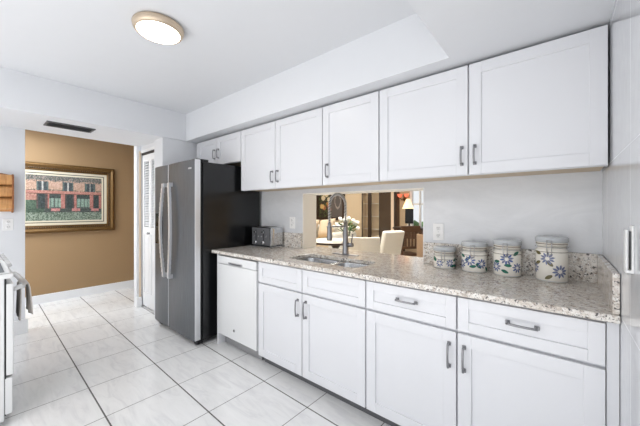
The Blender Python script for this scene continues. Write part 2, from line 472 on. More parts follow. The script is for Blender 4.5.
# ------------------------------------------------------------------ base cabinets
BY = 1.555
def base(x0, x1, drawers, doors, label, name='base_cabinet', toe=True):
    t = thing(name, label, 'cabinet', ((x0+x1)/2, 1.86, 0))
    mb = MB()
    mb.box(x0, x0+.018, BY+.022, WY-.03, .085, .882, M['cab']); mb.box(x1-.018, x1, BY+.022, WY-.03, .085, .882, M['cab'])
    mb.box(x0+.018, x1-.018, BY+.022, WY-.03, .085, .105, M['cab']); mb.box(x0+.018, x1-.018, WY-.045, WY-.03, .105, .882, M['cab'])
    mb.box(x0+.018, x1-.018, BY+.022, BY+.04, .105, .66, M['cab']); mb.box(x0+.018, x1-.018, BY+.022, BY+.04, .66, .882, M['cab'])
    mb.build('body', t)
    k = MB(); k.box(x0, x1, BY+.075, BY+.09, 0, .085, M['toe']); k.build('toe_kick', t)
    for a, c, hh in drawers:
        dm = MB(); shaker(dm, a, c, .706, .871, BY, M['cab'], stile=.05)
        o = dm.build('drawer' if hh else 'false_drawer_front', t)
        if hh: handle(o, (a+c)/2, .80, BY, .125, False)
    for a, c, hx, hz in doors:
        dm = MB(); shaker(dm, a, c, .088, .692, BY, M['cab']); o = dm.build('door', t)
        handle(o, hx, hz, BY, .13)
    return t
base(-1.964, -.924, [(-1.958, -1.461, False), (-1.454, -.927, False)], [(-1.958, -1.461, -1.497, .585), (-1.454, -.927, -1.417, .585)], 'white sink base cabinet with two doors under the steel sink')
base(-.922, -.402, [(-.918, -.404, True)], [(-.918, -.404, -.436, .575)], 'white base cabinet with one drawer, directly right of the sink cabinet')
base(-.400, .134, [(-.396, .132, True)], [(-.396, .132, -.366, .575)], 'white base cabinet with one drawer, nearest the tiled right wall')

b = MB(); b.box(.1355, .1705, BY+.008, BY+.030, 0, .882, M['cab'], .001); tag(b.build('filler_strip'), 'narrow white filler strip between the last base cabinet and the tiled wall', 'cabinet panel')

# ------------------------------------------------------------------ dishwasher
t = thing('dishwasher', 'white built-in dishwasher between the refrigerator and the sink cabinet', 'dishwasher', (-2.27, 1.86, 0))
b = MB(); b.box(-2.562, -1.972, BY+.03, WY-.04, .10, .868, M['enamel']); b.build('tub', t)
b = MB(); b.box(-2.56, -1.974, BY-.012, BY+.028, .115, .792, M['enamel'], .008, 3); o = b.build('door', t)
g = MB(); g.lathe([(0,0),(.014,0),(.014,.003),(.011,.005),(0,.005)], M['nickel'], seg=20, xf=Matrix.Translation((-2.292, BY-.0115, .205)) @ Matrix.Rotation(PI/2, 4, 'X'))
g.lathe([(0,.0051),(.008,.0051),(.008,.0062),(0,.0062)], M['black'], seg=20, xf=Matrix.Translation((-2.292, BY-.0115, .205)) @ Matrix.Rotation(PI/2, 4, 'X')); g.build('round_badge', o)
b = MB(); b.box(-2.56, -1.974, BY-.014, BY+.028, .796, .868, M['enamel'], .006, 3); o = b.build('control_panel', t)
g = MB(); g.prism([(-2.375,.806),(-2.36,.797),(-2.18,.797),(-2.165,.806),(-2.165,.822),(-2.375,.822)], 'y', BY-.018, BY-.01, M['nickel'])
g.box(-2.355, -2.185, BY-.0185, BY-.0125, .806, .815, M['toe']); g.build('pocket_handle', o)
b = MB(); b.box(-2.545, -1.985, BY+.06, BY+.08, 0.01, .10, M['nickel']); b.build('kick_plate', t)
b = MB(); b.box(-2.586, -2.566, BY-.005, WY-.03, 0, .882, M['cab'], .001); tag(b.build('end_panel'), 'narrow white end panel between the dishwasher and the refrigerator', 'cabinet panel')

# ------------------------------------------------------------------ countertop with sink cut-out
CT, CB = .914, .884
CY0 = 1.53
SX0, SX1, SY0, SY1 = -1.742, -1.055, 1.665, 1.965
ct = thing('countertop', 'speckled beige granite countertop running above the base cabinets', 'countertop', (-1.2, 1.85, CB))
b = MB()
b.box(-2.655, SX0, CY0, WY-.001, CB, CT, M['granite'], .004)
b.box(SX1, .170, CY0, WY-.001, CB, CT, M['granite'], .004)
b.box(SX0-.004, SX1+.004, CY0, SY0, CB, CT, M['granite'], .004)
b.box(SX0-.004, SX1+.004, SY1, WY-.001, CB, CT, M['granite'], .004)
for cx, cy, sx, sy in ((SX0,SY0,1,1),(SX1,SY0,-1,1),(SX0,SY1,1,-1),(SX1,SY1,-1,-1)):   # rounded corners of the cut-out
    R = .06; pts = [(cx-sx*.002, cy-sy*.002)] + [(cx+sx*(R-R*math.sin(q*PI/12)), cy+sy*(R-R*math.cos(q*PI/12))) for q in range(7)]
    b.prism(pts, 'z', CB+.001, CT-.0005, M['granite'])
b.box(PX0+.008, PX1-.008, WY-.004, WY+.23, CB+.002, CT, M['granite'], .003)
b.build('slab', ct)
b = MB(); b.box(-2.655, PX0-.004, WY-.022, WY-.001, CT, 1.068, M['granite'], .002); tag(b.build('backsplash'), 'granite backsplash strip behind the toaster', 'backsplash')
b = MB(); b.box(PX1+.004, .150, WY-.022, WY-.001, CT, 1.068, M['granite'], .002); tag(b.build('backsplash'), 'granite backsplash strip behind the four ceramic canisters', 'backsplash')
b = MB(); b.box(.150, .170, 1.545, WY-.001, CT, 1.068, M['granite'], .002); tag(b.build('backsplash'), 'granite side splash strip against the tiled right wall', 'backsplash')

# ------------------------------------------------------------------ sink
sk = thing('sink', 'undermount stainless steel double-bowl sink set in the granite', 'sink', ((SX0+SX1)/2, (SY0+SY1)/2, .70))
def bowl(x0, x1, y0, y1, zt, zb, r=.055, n=6):
    mb = MB(); bm_ = bmesh.new(); rings = []
    def rr(ins, z, rad):
        o = []
        for cx, cy, a0 in ((x1-ins-rad, y1-ins-rad, 0), (x0+ins+rad, y1-ins-rad, PI/2), (x0+ins+rad, y0+ins+rad, PI), (x1-ins-rad, y0+ins+rad, 3*PI/2)):
            for k in range(n+1):
                a = a0+k/n*PI/2; o.append(bm_.verts.new((cx+rad*math.cos(a), cy+rad*math.sin(a), z)))
        return o
    rings = [rr(-.006, zt, r+.006), rr(0, zt, r), rr(.003, zt-.01, r), rr(.012, zb+.03, r), rr(.022, zb+.008, r), rr(.045, zb, r-.01)]
    for A, B in zip(rings, rings[1:]):
        for k in range(len(A)): bm_.faces.new([A[k], A[(k+1) % len(A)], B[(k+1) % len(A)], B[k]])
    bm_.faces.new(rings[-1])
    bmesh.ops.recalc_face_normals(bm_, faces=bm_.faces)
    return mb._merge(bm_, M['steel'], True)
for xa, xb in ((SX0-.006, -1.400), (-1.370, SX1+.006)):
    o = bowl(xa, xb, SY0-.006, SY1+.006, .8825, .70).build('bowl', sk)
    g = MB(); g.lathe([(0,.004),(.018,.004),(.02,.001),(.036,.006),(.042,.002),(.042,0)], M['chrome'], ((xa+xb)/2, (SY0+SY1)/2, .7005), 24); g.build('drain', o)
b = MB(); b.box(-1.400, -1.370, SY0, SY1, .845, .8825, M['steel'], .006, 3); b.build('divider', sk)

# ------------------------------------------------------------------ faucet
FX, FY = -1.458, 2.115
HX, HY = -1.500, 1.940
fa = thing('faucet', 'tall brushed nickel spring-coil faucet standing behind the sink', 'faucet', (FX, FY, CT))
b = MB(); b.box(FX-.125, FX+.125, FY-.028, FY+.028, CT, CT+.007, M['faucetmetal'], .003); b.build('base_plate', fa)
b = MB(); b.lathe([(0,0),(.030,0),(.030,.006),(.026,.012),(.0255,.10),(.0235,.115),(.0235,.20),(.020,.215),(.0175,.22),(.0175,.285),(0,.285)], M['faucetmetal'], (FX, FY, CT+.007), 28); b.build('body', fa)
dv = Vector((HX-FX, HY-FY, 0)); L = dv.length; du = dv.normalized()
path = []
R = L/2; zc = 1.443-R
for k in range(5): path.append((FX, FY, 1.20+(zc-1.20)*k/4))
for k in range(1, 25):
    a = k/24*PI
    p = Vector((FX, FY, zc)) + du*(R-R*math.cos(a)) + Vector((0,0,R*math.sin(a))); path.append(tuple(p))
for k in range(1, 6): path.append((HX, HY, zc-(zc-1.19)*k/5))
b = MB(); b.tube(path, .0072, M['toe'], 10); b.build('hose', fa)
# spring wound along the hose
P = [Vector(p) for p in path]
cum = [0]
for p, q in zip(P, P[1:]): cum.append(cum[-1]+(q-p).length)
tot = cum[-1]; turns = 46; n = turns*10; sp = []
side = du.cross(Vector((0,0,1)))
for i in range(n+1):
    s = tot*i/n; j = 0
    while j < len(cum)-2 and cum[j+1] < s: j += 1
    f = (s-cum[j])/(cum[j+1]-cum[j]); c = P[j].lerp(P[j+1], f)
    tg = (P[min(j+2, len(P)-1)]-P[max(j-1, 0)]).normalized(); nn = side.cross(tg).normalized()
    a = 2*PI*turns*i/n
    sp.append(c+(side*math.cos(a)+nn*math.sin(a))*.0125)
b = MB(); b.tube(sp, .0027, M['springsteel'], 6); b.build('spring_coil', fa)
b = MB(); b.lathe([(0,0),(.022,0),(.024,.008),(.0235,.055),(.021,.065),(.021,.11),(.0165,.125),(.0165,.15),(0,.15)], M['faucetmetal'], (HX, HY, 1.05), 24); b.lathe([(0,0),(.016,0),(.016,.002)], M['black'], (HX, HY, 1.049), 20); b.build('spray_head', fa)
am = MB(); p0 = Vector((FX, FY, 1.165)); p1 = Vector((HX, HY, 1.165))
am.tube([p0, p0.lerp(p1, .5), p0.lerp(p1, .88)], [.008, .0065, .006], M['faucetmetal'], 10)
ringp = [(HX+.024*math.cos(2*PI*k/20), HY+.024*math.sin(2*PI*k/20), 1.165) for k in range(21)]
am.tube(ringp, .0045, M['faucetmetal'], 8); am.build('holder_arm', fa)
lv = MB(); lv.tube([(FX+.015, FY, 1.003), (FX+.04, FY, 1.003), (FX+.075, FY-.003, 1.003)], [.019,.019,.018], M['faucetmetal'], 16)
lv.tube([(FX+.062, FY, 1.015), (FX+.066, FY, 1.05), (FX+.078, FY-.004, 1.10)], [.007,.006,.005], M['faucetmetal'], 10); lv.build('lever', fa)

# ------------------------------------------------------------------ toaster
TX0, TX1, TY0, TY1 = -2.598, -2.272, 1.965, 2.136
ts = thing('toaster', 'chrome four-slot toaster beside the refrigerator on the counter', 'toaster', ((TX0+TX1)/2, (TY0+TY1)/2, CT))
b = MB(); b.box(TX0-.012, TX1+.015, TY0-.012, TY1+.01, CT+.004, CT+.016, M['steel'], .004)
for x in (TX0+.01, TX1-.01):
    for y in (TY0+.005, TY1-.005): b.box(x-.01, x+.01, y-.008, y+.008, CT, CT+.006, M['black'])
b.build('base', ts)
b = MB(); b.box(TX0, TX1, TY0+.012, TY1, CT+.016, CT+.212, M['chrome'], .018, 4, smooth=True); b.build('shell', ts)
b = MB()
for k in range(2): b.box(TX0+.045+.115*k, TX0+.13+.115*k, TY0+.03, TY1-.015, CT+.209, CT+.2135, M['black'])
b.build('slot_plate', ts)
b = MB(); b.box(TX0+.012, TX1-.012, TY0, TY0+.016, CT+.022, CT+.204, M['toe'], .006); b.build('control_face', ts)
b = MB(); b.box(TX1-.022, TX1+.001, TY0-.002, TY0+.02, CT+.018, CT+.21, M['chrome'], .006, 3); b.build('corner_trim', ts)
for k in range(2):
    cx = TX0+.085+.125*k
    b = MB(); b.box(cx-.005, cx+.005, TY0-.002, TY0+.004, CT+.07, CT+.185, M['black']); b.box(cx-.02, cx+.02, TY0-.022, TY0, CT+.15, CT+.168, M['chrome'], .004); b.build('lever', ts)
    b = MB(); b.lathe([(0,.018),(.015,.018),(.018,0)], M['chrome'], seg=20, xf=Matrix.Translation((cx, TY0, CT+.05)) @ Matrix.Rotation(PI/2, 4, 'X')); b.build('knob', ts)
    for q in (-1, 1):
        b = MB(); b.lathe([(0,.006),(.007,.006),(.008,0)], M['chrome'], seg=14, xf=Matrix.Translation((cx+q*.036, TY0, CT+.115)) @ Matrix.Rotation(PI/2, 4, 'X')); b.build('button', ts)

# ------------------------------------------------------------------ ceramic canisters
def canister(cx, cy, r, h, label, cols, flowers, face):
    t = thing('canister', label, 'canister', (cx, cy, CT), group='painted ceramic canisters on the counter')
    hb = h-.062
    b = MB()
    b.lathe([(0,0),(r-.006,0),(r,.006),(r,hb-.010),(r-.004,hb-.004),(r-.008,hb),(r-.008,hb+.012),(0,hb+.012)], M['ceramic'], (cx, cy, CT), 48)
    def wrap(u, z, off=.0007):
        a = face+u/r; return (cx+(r+off)*math.cos(a), cy+(r+off)*math.sin(a), CT+z)
    def leafshape(u, z, ang, L, w, m):
        n = 6; A = []
        for i in range(n+1):
            q = i/n; ww = w*math.sin(PI*min(1, q*.92+.08))**.8
            A.append((q*L, ww, -ww))
        ca, sa = math.cos(ang), math.sin(ang)
        for (l0, a0, b0), (l1, a1, b1) in zip(A, A[1:]):
            pts = [(l0, a0), (l0, b0), (l1, b1), (l1, a1)]
            b.quad([wrap(u+x*ca-y*sa, z+x*sa+y*ca) for x, y in pts], m, True)
    for fu, fz, fr, np_ in flowers:
        for k in range(np_):
            a = 2*PI*k/np_+.2
            leafshape(fu+.28*fr*math.cos(a), fz+.28*fr*math.sin(a), a, fr*.74, fr*.155, M[cols[0]] if k % 2 else M[cols[1]])
    rnd = random.Random(int(cx*1000))
    for fu, fz, fr, np_ in flowers:
        for k in range(2):
            a = rnd.choice((.5, 2.6, -.5, 3.6)) + rnd.uniform(-.2, .2)
            leafshape(fu+fr*1.15*math.cos(a), fz+fr*1.15*math.sin(a), a+rnd.uniform(-.4,.4), .040, .0095, M[cols[2]])
    for z0, z1, m in ((.005, .008, M['lidgrey']), (hb-.020, hb-.016, M['bandbrown'])):
        b.lathe([(r+.0004, z0), (r+.0006, z1)], m, (cx, cy, CT), 48)
    b.build('pot', t)
    b = MB()
    b.lathe([(0,hb+.013),(r-.010,hb+.013),(r-.003,hb+.016),(r-.003,hb+.034),(0,hb+.034)], M['ceramic'], (cx, cy, CT), 48)
    b.lathe([(r-.002,hb+.022),(r-.0018,hb+.029)], M['bandbrown'], (cx, cy, CT), 48); b.build('neck_ring', t)
    b = MB(); b.lathe([(0,hb+.034),(r-.002,hb+.034),(r+.002,hb+.037),(r+.002,h-.005),(r-.002,h),(r-.02,h+.001),(0,h+.002)], M['lidgrey'], (cx, cy, CT), 48); b.build('lid', t)
    b = MB()
    ca = face-.12
    u = Vector((math.cos(ca), math.sin(ca), 0)); w = Vector((-u.y, u.x, 0)); o = Vector((cx, cy, CT))+u*(r+.004)
    for s in (-.011, .011): b.tube([o+w*s+Vector((0,0,hb+.045)), o+w*s+u*.007+Vector((0,0,hb+.02)), o+w*s*.8+Vector((0,0,hb-.028))], .0018, M['nickel'], 6)
    b.tube([o-w*.012+Vector((0,0,hb+.045)), o+w*.012+Vector((0,0,hb+.045))], .002, M['nickel'], 6)
    b.tube([o-w*.010+Vector((0,0,hb-.028)), o+u*.003+Vector((0,0,hb-.034)), o+w*.010+Vector((0,0,hb-.028))], .003, M['nickel'], 6)
    b.build('wire_clasp', t)
    ring = MB(); ring.tube([(cx+(r+.001)*math.cos(2*PI*k/40), cy+(r+.001)*math.sin(2*PI*k/40), CT+hb+.008) for k in range(41)], .0018, M['nickel'], 6, cap=False); ring.build('wire_ring', t)
    return t
def toward(cx, cy): return math.atan2(-cy, -cx)
for cx, r, h, cols, fl, lab in (
    (-.612, .069, .142, ('blue','bluepale','green'), [(-.032,.037,.026,8), (.034,.040,.026,8), (.10,.036,.025,8)], 'smallest painted ceramic canister with blue flowers, nearest the pass-through'),
    (-.430, .0725, .188, ('bluepale','blue','green'), [(-.024,.075,.034,9), (.045,.058,.032,9), (-.08,.05,.03,9)], 'second smallest ceramic canister, with slate-blue flowers and green leaves'),
    (-.250, .072, .212, ('blue','bluepale','green'), [(-.002,.105,.036,10), (.055,.055,.03,9), (-.062,.055,.032,9)], 'second tallest ceramic canister, with blue flowers and green leaves'),
    (-.040, .0725, .243, ('bluepale','bluepale','olive'), [(-.018,.128,.034,10), (.038,.062,.036,10), (-.09,.07,.03,9)], 'tallest painted ceramic canister with slate flowers and olive leaves')):
    cy = 2.0745
    canister(cx, cy, r, h, lab, cols, fl, toward(cx, cy))

# ------------------------------------------------------------------ outlets and the holder on the tiled wall
def outlet(loc, rz, label):
    t = thing('wall_outlet', label, 'outlet', loc, rz, group='white wall outlets')
    b = MB(); b.box(-.038, .038, -.006, 0, -.06, .06, M['whiteplastic'], .003); b.build('cover_plate', t, False)
    for s in (-1, 1):
        b = MB(); b.lathe([(0,0),(.017,0),(.017,.003),(.0155,.004),(0,.004)], M['whiteplastic'], seg=24, xf=Matrix.Translation((0,-.006,s*.026)) @ Matrix.Rotation(PI/2, 4, 'X'))
        for q in (-1, 1): b.box(q*.0065-.0014, q*.0065+.0014, -.0112, -.0095, s*.026-.002, s*.026+.009, M['black'])
        b.lathe([(0,.0042),(.0025,.0042),(.0025,.0052),(0,.0052)], M['black'], seg=10, xf=Matrix.Translation((0,-.006,s*.026-.008)) @ Matrix.Rotation(PI/2, 4, 'X'))
        b.build('socket', t, False)
    b = MB(); b.lathe([(0,0),(.003,0),(.002,.0015),(0,.0015)], M['nickel'], seg=10, xf=Matrix.Translation((0,-.006,0)) @ Matrix.Rotation(PI/2, 4, 'X')); b.build('screw', t, False)
    return t
outlet((-2.170, WY, 1.172), 0, 'white double outlet on the tile between the toaster and the pass-through')
outlet((-.682, WY, 1.148), 0, 'white double outlet on the tile above the smallest canister')
outlet((-4.4, .262, 1.155), PI/2, 'white double outlet on the left wall below the wooden rack')
t = thing('wall_holder', 'white open U-shaped holder on the tiled right wall', 'holder', (RX, 1.33, 1.118))
b = MB(); b.box(RX-.006, RX, 1.283, 1.325, 1.118, 1.258, M['whiteplastic'], .002); b.build('back_plate', t)
b = MB(); b.box(RX-.019, RX-.0135, 1.285, 1.320, 1.118, 1.245, M['whiteplastic'], .002); b.build('front_plate', t)
b = MB(); b.box(RX-.019, RX, 1.285, 1.320, 1.112, 1.122, M['whiteplastic'], .003); b.build('bottom', t)
b = MB(); b.box(RX-.008, RX-.0055, 1.287, 1.318, 1.124, 1.24, M['toe']); b.build('slot_shade', t)  # dark sheet painted in as the shade inside the holder slot

# ------------------------------------------------------------------ refrigerator
FX0, FX1 = -3.578, -2.660
rf = thing('refrigerator', 'dark stainless side-by-side refrigerator with black sides', 'refrigerator', ((FX0+FX1)/2, 1.74, 0))
b = MB(); b.box(FX0+.004, FX1-.004, 1.445, 2.135, .05, 1.775, M['fridgeside'], .006); b.build('body', rf)
b = MB(); b.box(FX0+.02, FX1-.02, 1.415, 1.447, .06, 1.76, M['black']); b.build('door_gasket', rf)
SPL = -3.232
def fdoor(x0, x1, name):
    mb = MB(); mb.box(x0, x1, 1.364, 1.420, .062, 1.79, M['silver'], .004, 3)
    xa, xb = x0+.004, x1-.004
    pts = [(xa, 1.366)] + [(xa+(xb-xa)*k/8, 1.3625-.012*math.sin(PI*k/8)) for k in range(0, 9)] + [(xb, 1.366)]
    mb.prism(pts, 'z', .064, 1.788, M['fridgefront'], smooth=False)
    return mb.build(name, rf)
fz = fdoor(FX0, SPL-.004, 'freezer_door'); fd = fdoor(SPL+.004, FX1, 'refrigerator_door')
def fhandle(x, sg, parent):
    mb = MB(); n = 20; pts = []
    for k in range(n+1):
        q = k/n; pts.append((x+sg*.05*math.sin(PI*q), 1.322-.02*math.sin(PI*q), .60+.985*q))
    for p, q in zip(pts, pts[1:]):
        mb.prism([(p[0]-.017, p[1]-.012), (p[0]+.017, p[1]-.012), (p[0]+.017, p[1]+.010), (p[0]-.017, p[1]+.010)], 'z', p[2], q[2]+.0008, M['silver'])
    for z in (.615, 1.57): mb.box(x-.016, x+.016, 1.315, 1.362, z-.02, z+.02, M['silver'], .004)
    mb.build('handle', parent)
fhandle(SPL-.016, -.6, fz); fhandle(SPL+.11, 1.5, fd)
b = MB(); b.box(FX0+.045, SPL-.115, 1.345, 1.37, .93, 1.27, M['blackgloss'], .006); o = b.build('ice_dispenser', fz)
g = MB(); g.box(FX0+.065, SPL-.135, 1.342, 1.348, .95, 1.12, M['black'], .002); g.build('dispenser_cavity', o)
g = MB()
for k in range(7): g.box(FX1-.165+.016*k, FX1-.154+.016*k, 1.3555, 1.360, 1.70, 1.716, M['silver'])
g.build('nameplate', fd)
for x0, x1 in ((FX0+.03, FX0+.13), (FX1-.13, FX1-.03)):
    b = MB(); b.box(x0, x1, 1.39, 1.52, 1.775, 1.803, M['black'], .006); b.build('hinge_cover', rf)
b = MB(); b.box(FX0+.02, FX1-.02, 1.43, 1.46, .012, .055, M['black'], .004); b.build('toe_grille', rf)
for x in (FX0+.06, FX1-.06):
    b = MB(); b.lathe([(0,-.02),(.028,-.02),(.030,-.016),(.030,.016),(.028,.02),(0,.02)], M['black'], seg=20, xf=Matrix.Translation((x, 1.42, .030)) @ Matrix.Rotation(PI/2, 4, 'Y'))
    b.box(x-.03, x+.03, 1.40, 1.47, .03, .06, M['black'], .003); b.build('roller', rf)
    b = MB(); b.lathe([(0,-.02),(.028,-.02),(.030,-.016),(.030,.016),(.028,.02),(0,.02)], M['black'], seg=20, xf=Matrix.Translation((x, 2.05, .030)) @ Matrix.Rotation(PI/2, 4, 'Y')); b.build('roller', rf)

# ------------------------------------------------------------------ range with towel
GX0, GX1 = -3.345, -2.585
rg = thing('range', 'white freestanding kitchen range with a towel on its door handle', 'range', ((GX0+GX1)/2, -.15, 0))
b = MB(); b.box(GX0, GX1, -.48, .139, .03, .895, M['enamel'], .004)
for x in (GX0+.05, GX1-.05):
    for y in (-.42, .05): b.lathe([(0,0),(.02,0),(.02,.03),(0,.03)], M['black'], (x, y, 0), 14)
b.build('body', rg)
b = MB(); b.box(GX0+.004, GX1-.004, .139, .146, .06, .885, M['black']); b.build('door_seal', rg)
b = MB(); b.box(GX0+.002, GX1-.002, .146, .178, .30, .855, M['enamel'], .006, 3); od = b.build('oven_door', rg)
b = MB(); b.box(GX0+.14, GX1-.14, .174, .179, .42, .72, M['blackgloss'], .002); b.build('oven_window', od)
b = MB(); n = 14; pts = [(GX0+.05+(GX1-.05-GX0-.05)*k/n, .212+.024*math.sin(PI*min(1, max(0, (k/n-.0)*1)))**.4 if 0 < k < n else .180, .815+.0*k) for k in range(n+1)]
b.tube(pts, .015, M['enamel'], 12); b.build('handle', od)
b = MB(); b.box(GX0+.002, GX1-.002, .140, .174, .065, .285, M['enamel'], .006, 3); b.build('storage_drawer', rg)
b = MB(); b.box(GX0-.002, GX1+.002, -.48, .178, .888, .918, M['enamel'], .008, 3); b.box(GX0+.03, GX1-.03, -.40, .10, .917, .920, M['blackgloss']); b.build('cooktop', rg)
b = MB(); b.prism([(-.02, .919), (.165, .919), (.142, .995), (.128, 1.005), (-.02, 1.005)], 'x', GX0+.01, GX1-.006, M['enamel'], bev=.004)
b.prism([(-.02, .93), (.140, .93), (.122, .99), (-.02, .99)], 'x', GX1-.008, GX1-.001, M['greyglass']); cp = b.build('control_console', rg)
for k in range(5):
    x = GX0+.11+.135*k
    g = MB(); g.lathe([(0,.022),(.016,.022),(.020,0)], M['enamel'], seg=18, xf=Matrix.Translation((x, .153, .958)) @ Matrix.Rotation(-PI/2+.3, 4, 'X')); g.build('knob', cp)
# towel draped over the handle
tw = MB(); bm_ = bmesh.new(); n = 22; mm = 12; grid = []
for i in range(n+1):
    q = i/n; row = []
    for j in range(mm+1):
        u = j/mm; x = GX1-.30+.225*u+.006*math.sin(9*q)
        wv = .006*math.sin(u*13+q*2)*(abs(q-.45)*2.0)
        if q < .42: k = q/.42; y = .213-.005*(1-k)+wv*.4; z = .60+(.812-.60)*k
        elif q < .52: a = (q-.42)/.10*PI; y = .2355-.0225*math.cos(a); z = .815+.021*math.sin(a)
        else: k = (q-.52)/.48; y = .258+.008*k+wv; z = .812-(.812-.625)*k
        row.append(bm_.verts.new((x, y, z)))
    grid.append(row)
for i in range(n):
    for j in range(mm): bm_.faces.new([grid[i][j], grid[i][j+1], grid[i+1][j+1], grid[i+1][j]])
bmesh.ops.recalc_face_normals(bm_, faces=bm_.faces)
bmesh.ops.solidify(bm_, geom=bm_.faces[:], thickness=.006)
tw._merge(bm_, M['towel'], True)
tag(tw.build('dish_towel'), 'grey dish towel draped over the oven door handle', 'towel')

# ------------------------------------------------------------------ wooden rack on the left wall
rk = thing('wooden_rack', 'honey wood wall rack with three tiers at the left edge', 'rack', (-4.4, .10, 1.285))
b = MB(); b.box(-4.399, -4.386, -.18, .286, 1.29, 1.66, M['honey']); b.build('back_board', rk)
for y in (-.195, .284):
    b = MB(); b.prism([(-4.399, 1.278), (-4.35, 1.278), (-4.30, 1.32), (-4.30, 1.64), (-4.33, 1.672), (-4.399, 1.672)], 'y', y, y+.014, M['honeydark'], bev=.003); b.build('side_board', rk)
for k in range(3):
    z = 1.305+.122*k
    b = MB(); b.prism([(-4.386, z+.0), (-4.375, z), (-4.318, z+.02), (-4.308, z+.06), (-4.318, z+.10), (-4.34, z+.118), (-4.352, z+.112), (-4.33, z+.095), (-4.325, z+.06), (-4.335, z+.03), (-4.386, z+.012)], 'y', -.18, .284, M['honey'], smooth=False); b.build('tier', rk)
b = MB()
pts = [(-.181, 1.64)] + [(-.181+.465*k/16, 1.668+.03*math.sin(PI*k/16)) for k in range(17)] + [(.284, 1.64)]
b.prism(pts, 'x', -4.399, -4.389, M['honeydark']); b.build('top_rail', rk)

# ------------------------------------------------------------------ ceiling vent and lamp
v = thing('air_vent', 'dark grey slotted air vent in the lowered ceiling by the hall', 'vent', (-3.9, .67, ZS))
b = MB(); b.box(-4.0, -3.8, .485, .857, ZS-.003, ZS, M['black'])
for x0, x1, y0, y1 in ((-4.005,-3.985,.48,.862), (-3.815,-3.795,.48,.862), (-3.99,-3.81,.48,.50), (-3.99,-3.81,.842,.862)): b.box(x0, x1, y0, y1, ZS-.010, ZS, M['toe'], .002)
b.build('frame', v)
b = MB()
for k in range(8):
    x = -3.975+.0215*k; b.prism([(x, ZS-.002), (x+.004, ZS-.002), (x+.016, ZS-.010), (x+.012, ZS-.010)], 'y', .50, .842, M['toe'])
b.build('slats', v)
LX, LY = -2.00, .785
lp = thing('ceiling_lamp', 'round flush ceiling lamp with champagne ring and lit diffuser', 'lamp', (LX, LY, ZC))
K = .82
b = MB(); b.lathe([(r*K, z*.9) for r, z in ((.06,0),(.160,0),(.178,-.012),(.182,-.022),(.176,-.045),(.160,-.060),(.150,-.058),(.150,-.03))], M['lampring'], (LX, LY, ZC), 56); b.build('ring', lp)
b = MB(); b.lathe([(r*K, z*.9) for r, z in ((.151,-.052),(.146,-.060),(.115,-.070),(.06,-.077),(0,-.079))], M['lampglass'], (LX, LY, ZC), 56); b.build('diffuser', lp)

# ------------------------------------------------------------------ painting on the brown wall
pt = thing('framed_painting', 'gold-framed painting of a pink cafe front on the brown hall wall', 'painting', (-5.6, .95, .985))
PY0, PY1, PZ0, PZ1 = .325, 1.512, .985, 1.965
b = MB()
def frame_ring(mb, y0, y1, z0, z1, prof, m):
    """prof: (inset, height off wall) polyline swept round the rectangle"""
    for (i0, h0), (i1, h1) in zip(prof, prof[1:]):
        A = [(y0+i0, z0+i0), (y1-i0, z0+i0), (y1-i0, z1-i0), (y0+i0, z1-i0)]; B = [(y0+i1, z0+i1), (y1-i1, z0+i1), (y1-i1, z1-i1), (y0+i1, z1-i1)]
        for k in range(4):
            j = (k+1) % 4
            mb.quad([(-5.598+h0, *A[k]), (-5.598+h0, *A[j]), (-5.598+h1, *B[j]), (-5.598+h1, *B[k])], m)
frame_ring(b, PY0, PY1, PZ0, PZ1, [(0,0),(0,.03),(.012,.045),(.03,.05),(.05,.036),(.062,.032)], M['gold'])
frame_ring(b, PY0, PY1, PZ0, PZ1, [(.062,.032),(.07,.034),(.085,.026)], M['golddark'])
frame_ring(b, PY0, PY1, PZ0, PZ1, [(.085,.026),(.094,.03),(.105,.022),(.105,.012)], M['gold'])
for k in range(44):                                             # carved beads
    y = PY0+.075+(PY1-PY0-.15)*k/43
    for z in (PZ0+.074, PZ1-.074): b.ball((-5.564, y, z), .008, .010, .008, M['gold'], 1)
for k in range(36):
    z = PZ0+.075+(PZ1-PZ0-.15)*k/35
    b.ball((-5.564, PY1-.074, z), .008, .008, .010, M['gold'], 1)
b.build('gold_frame', pt)
b = MB(); frame_ring(b, PY0, PY1, PZ0, PZ1, [(.104,.014),(.138,.012)], M['mat']); frame_ring(b, PY0, PY1, PZ0, PZ1, [(.138,.013),(.147,.014),(.148,.012)], M['dark']); frame_ring(b, PY0, PY1, PZ0, PZ1, [(.148,.012),(.172,.010)], M['mat']); b.build('mat_board', pt)
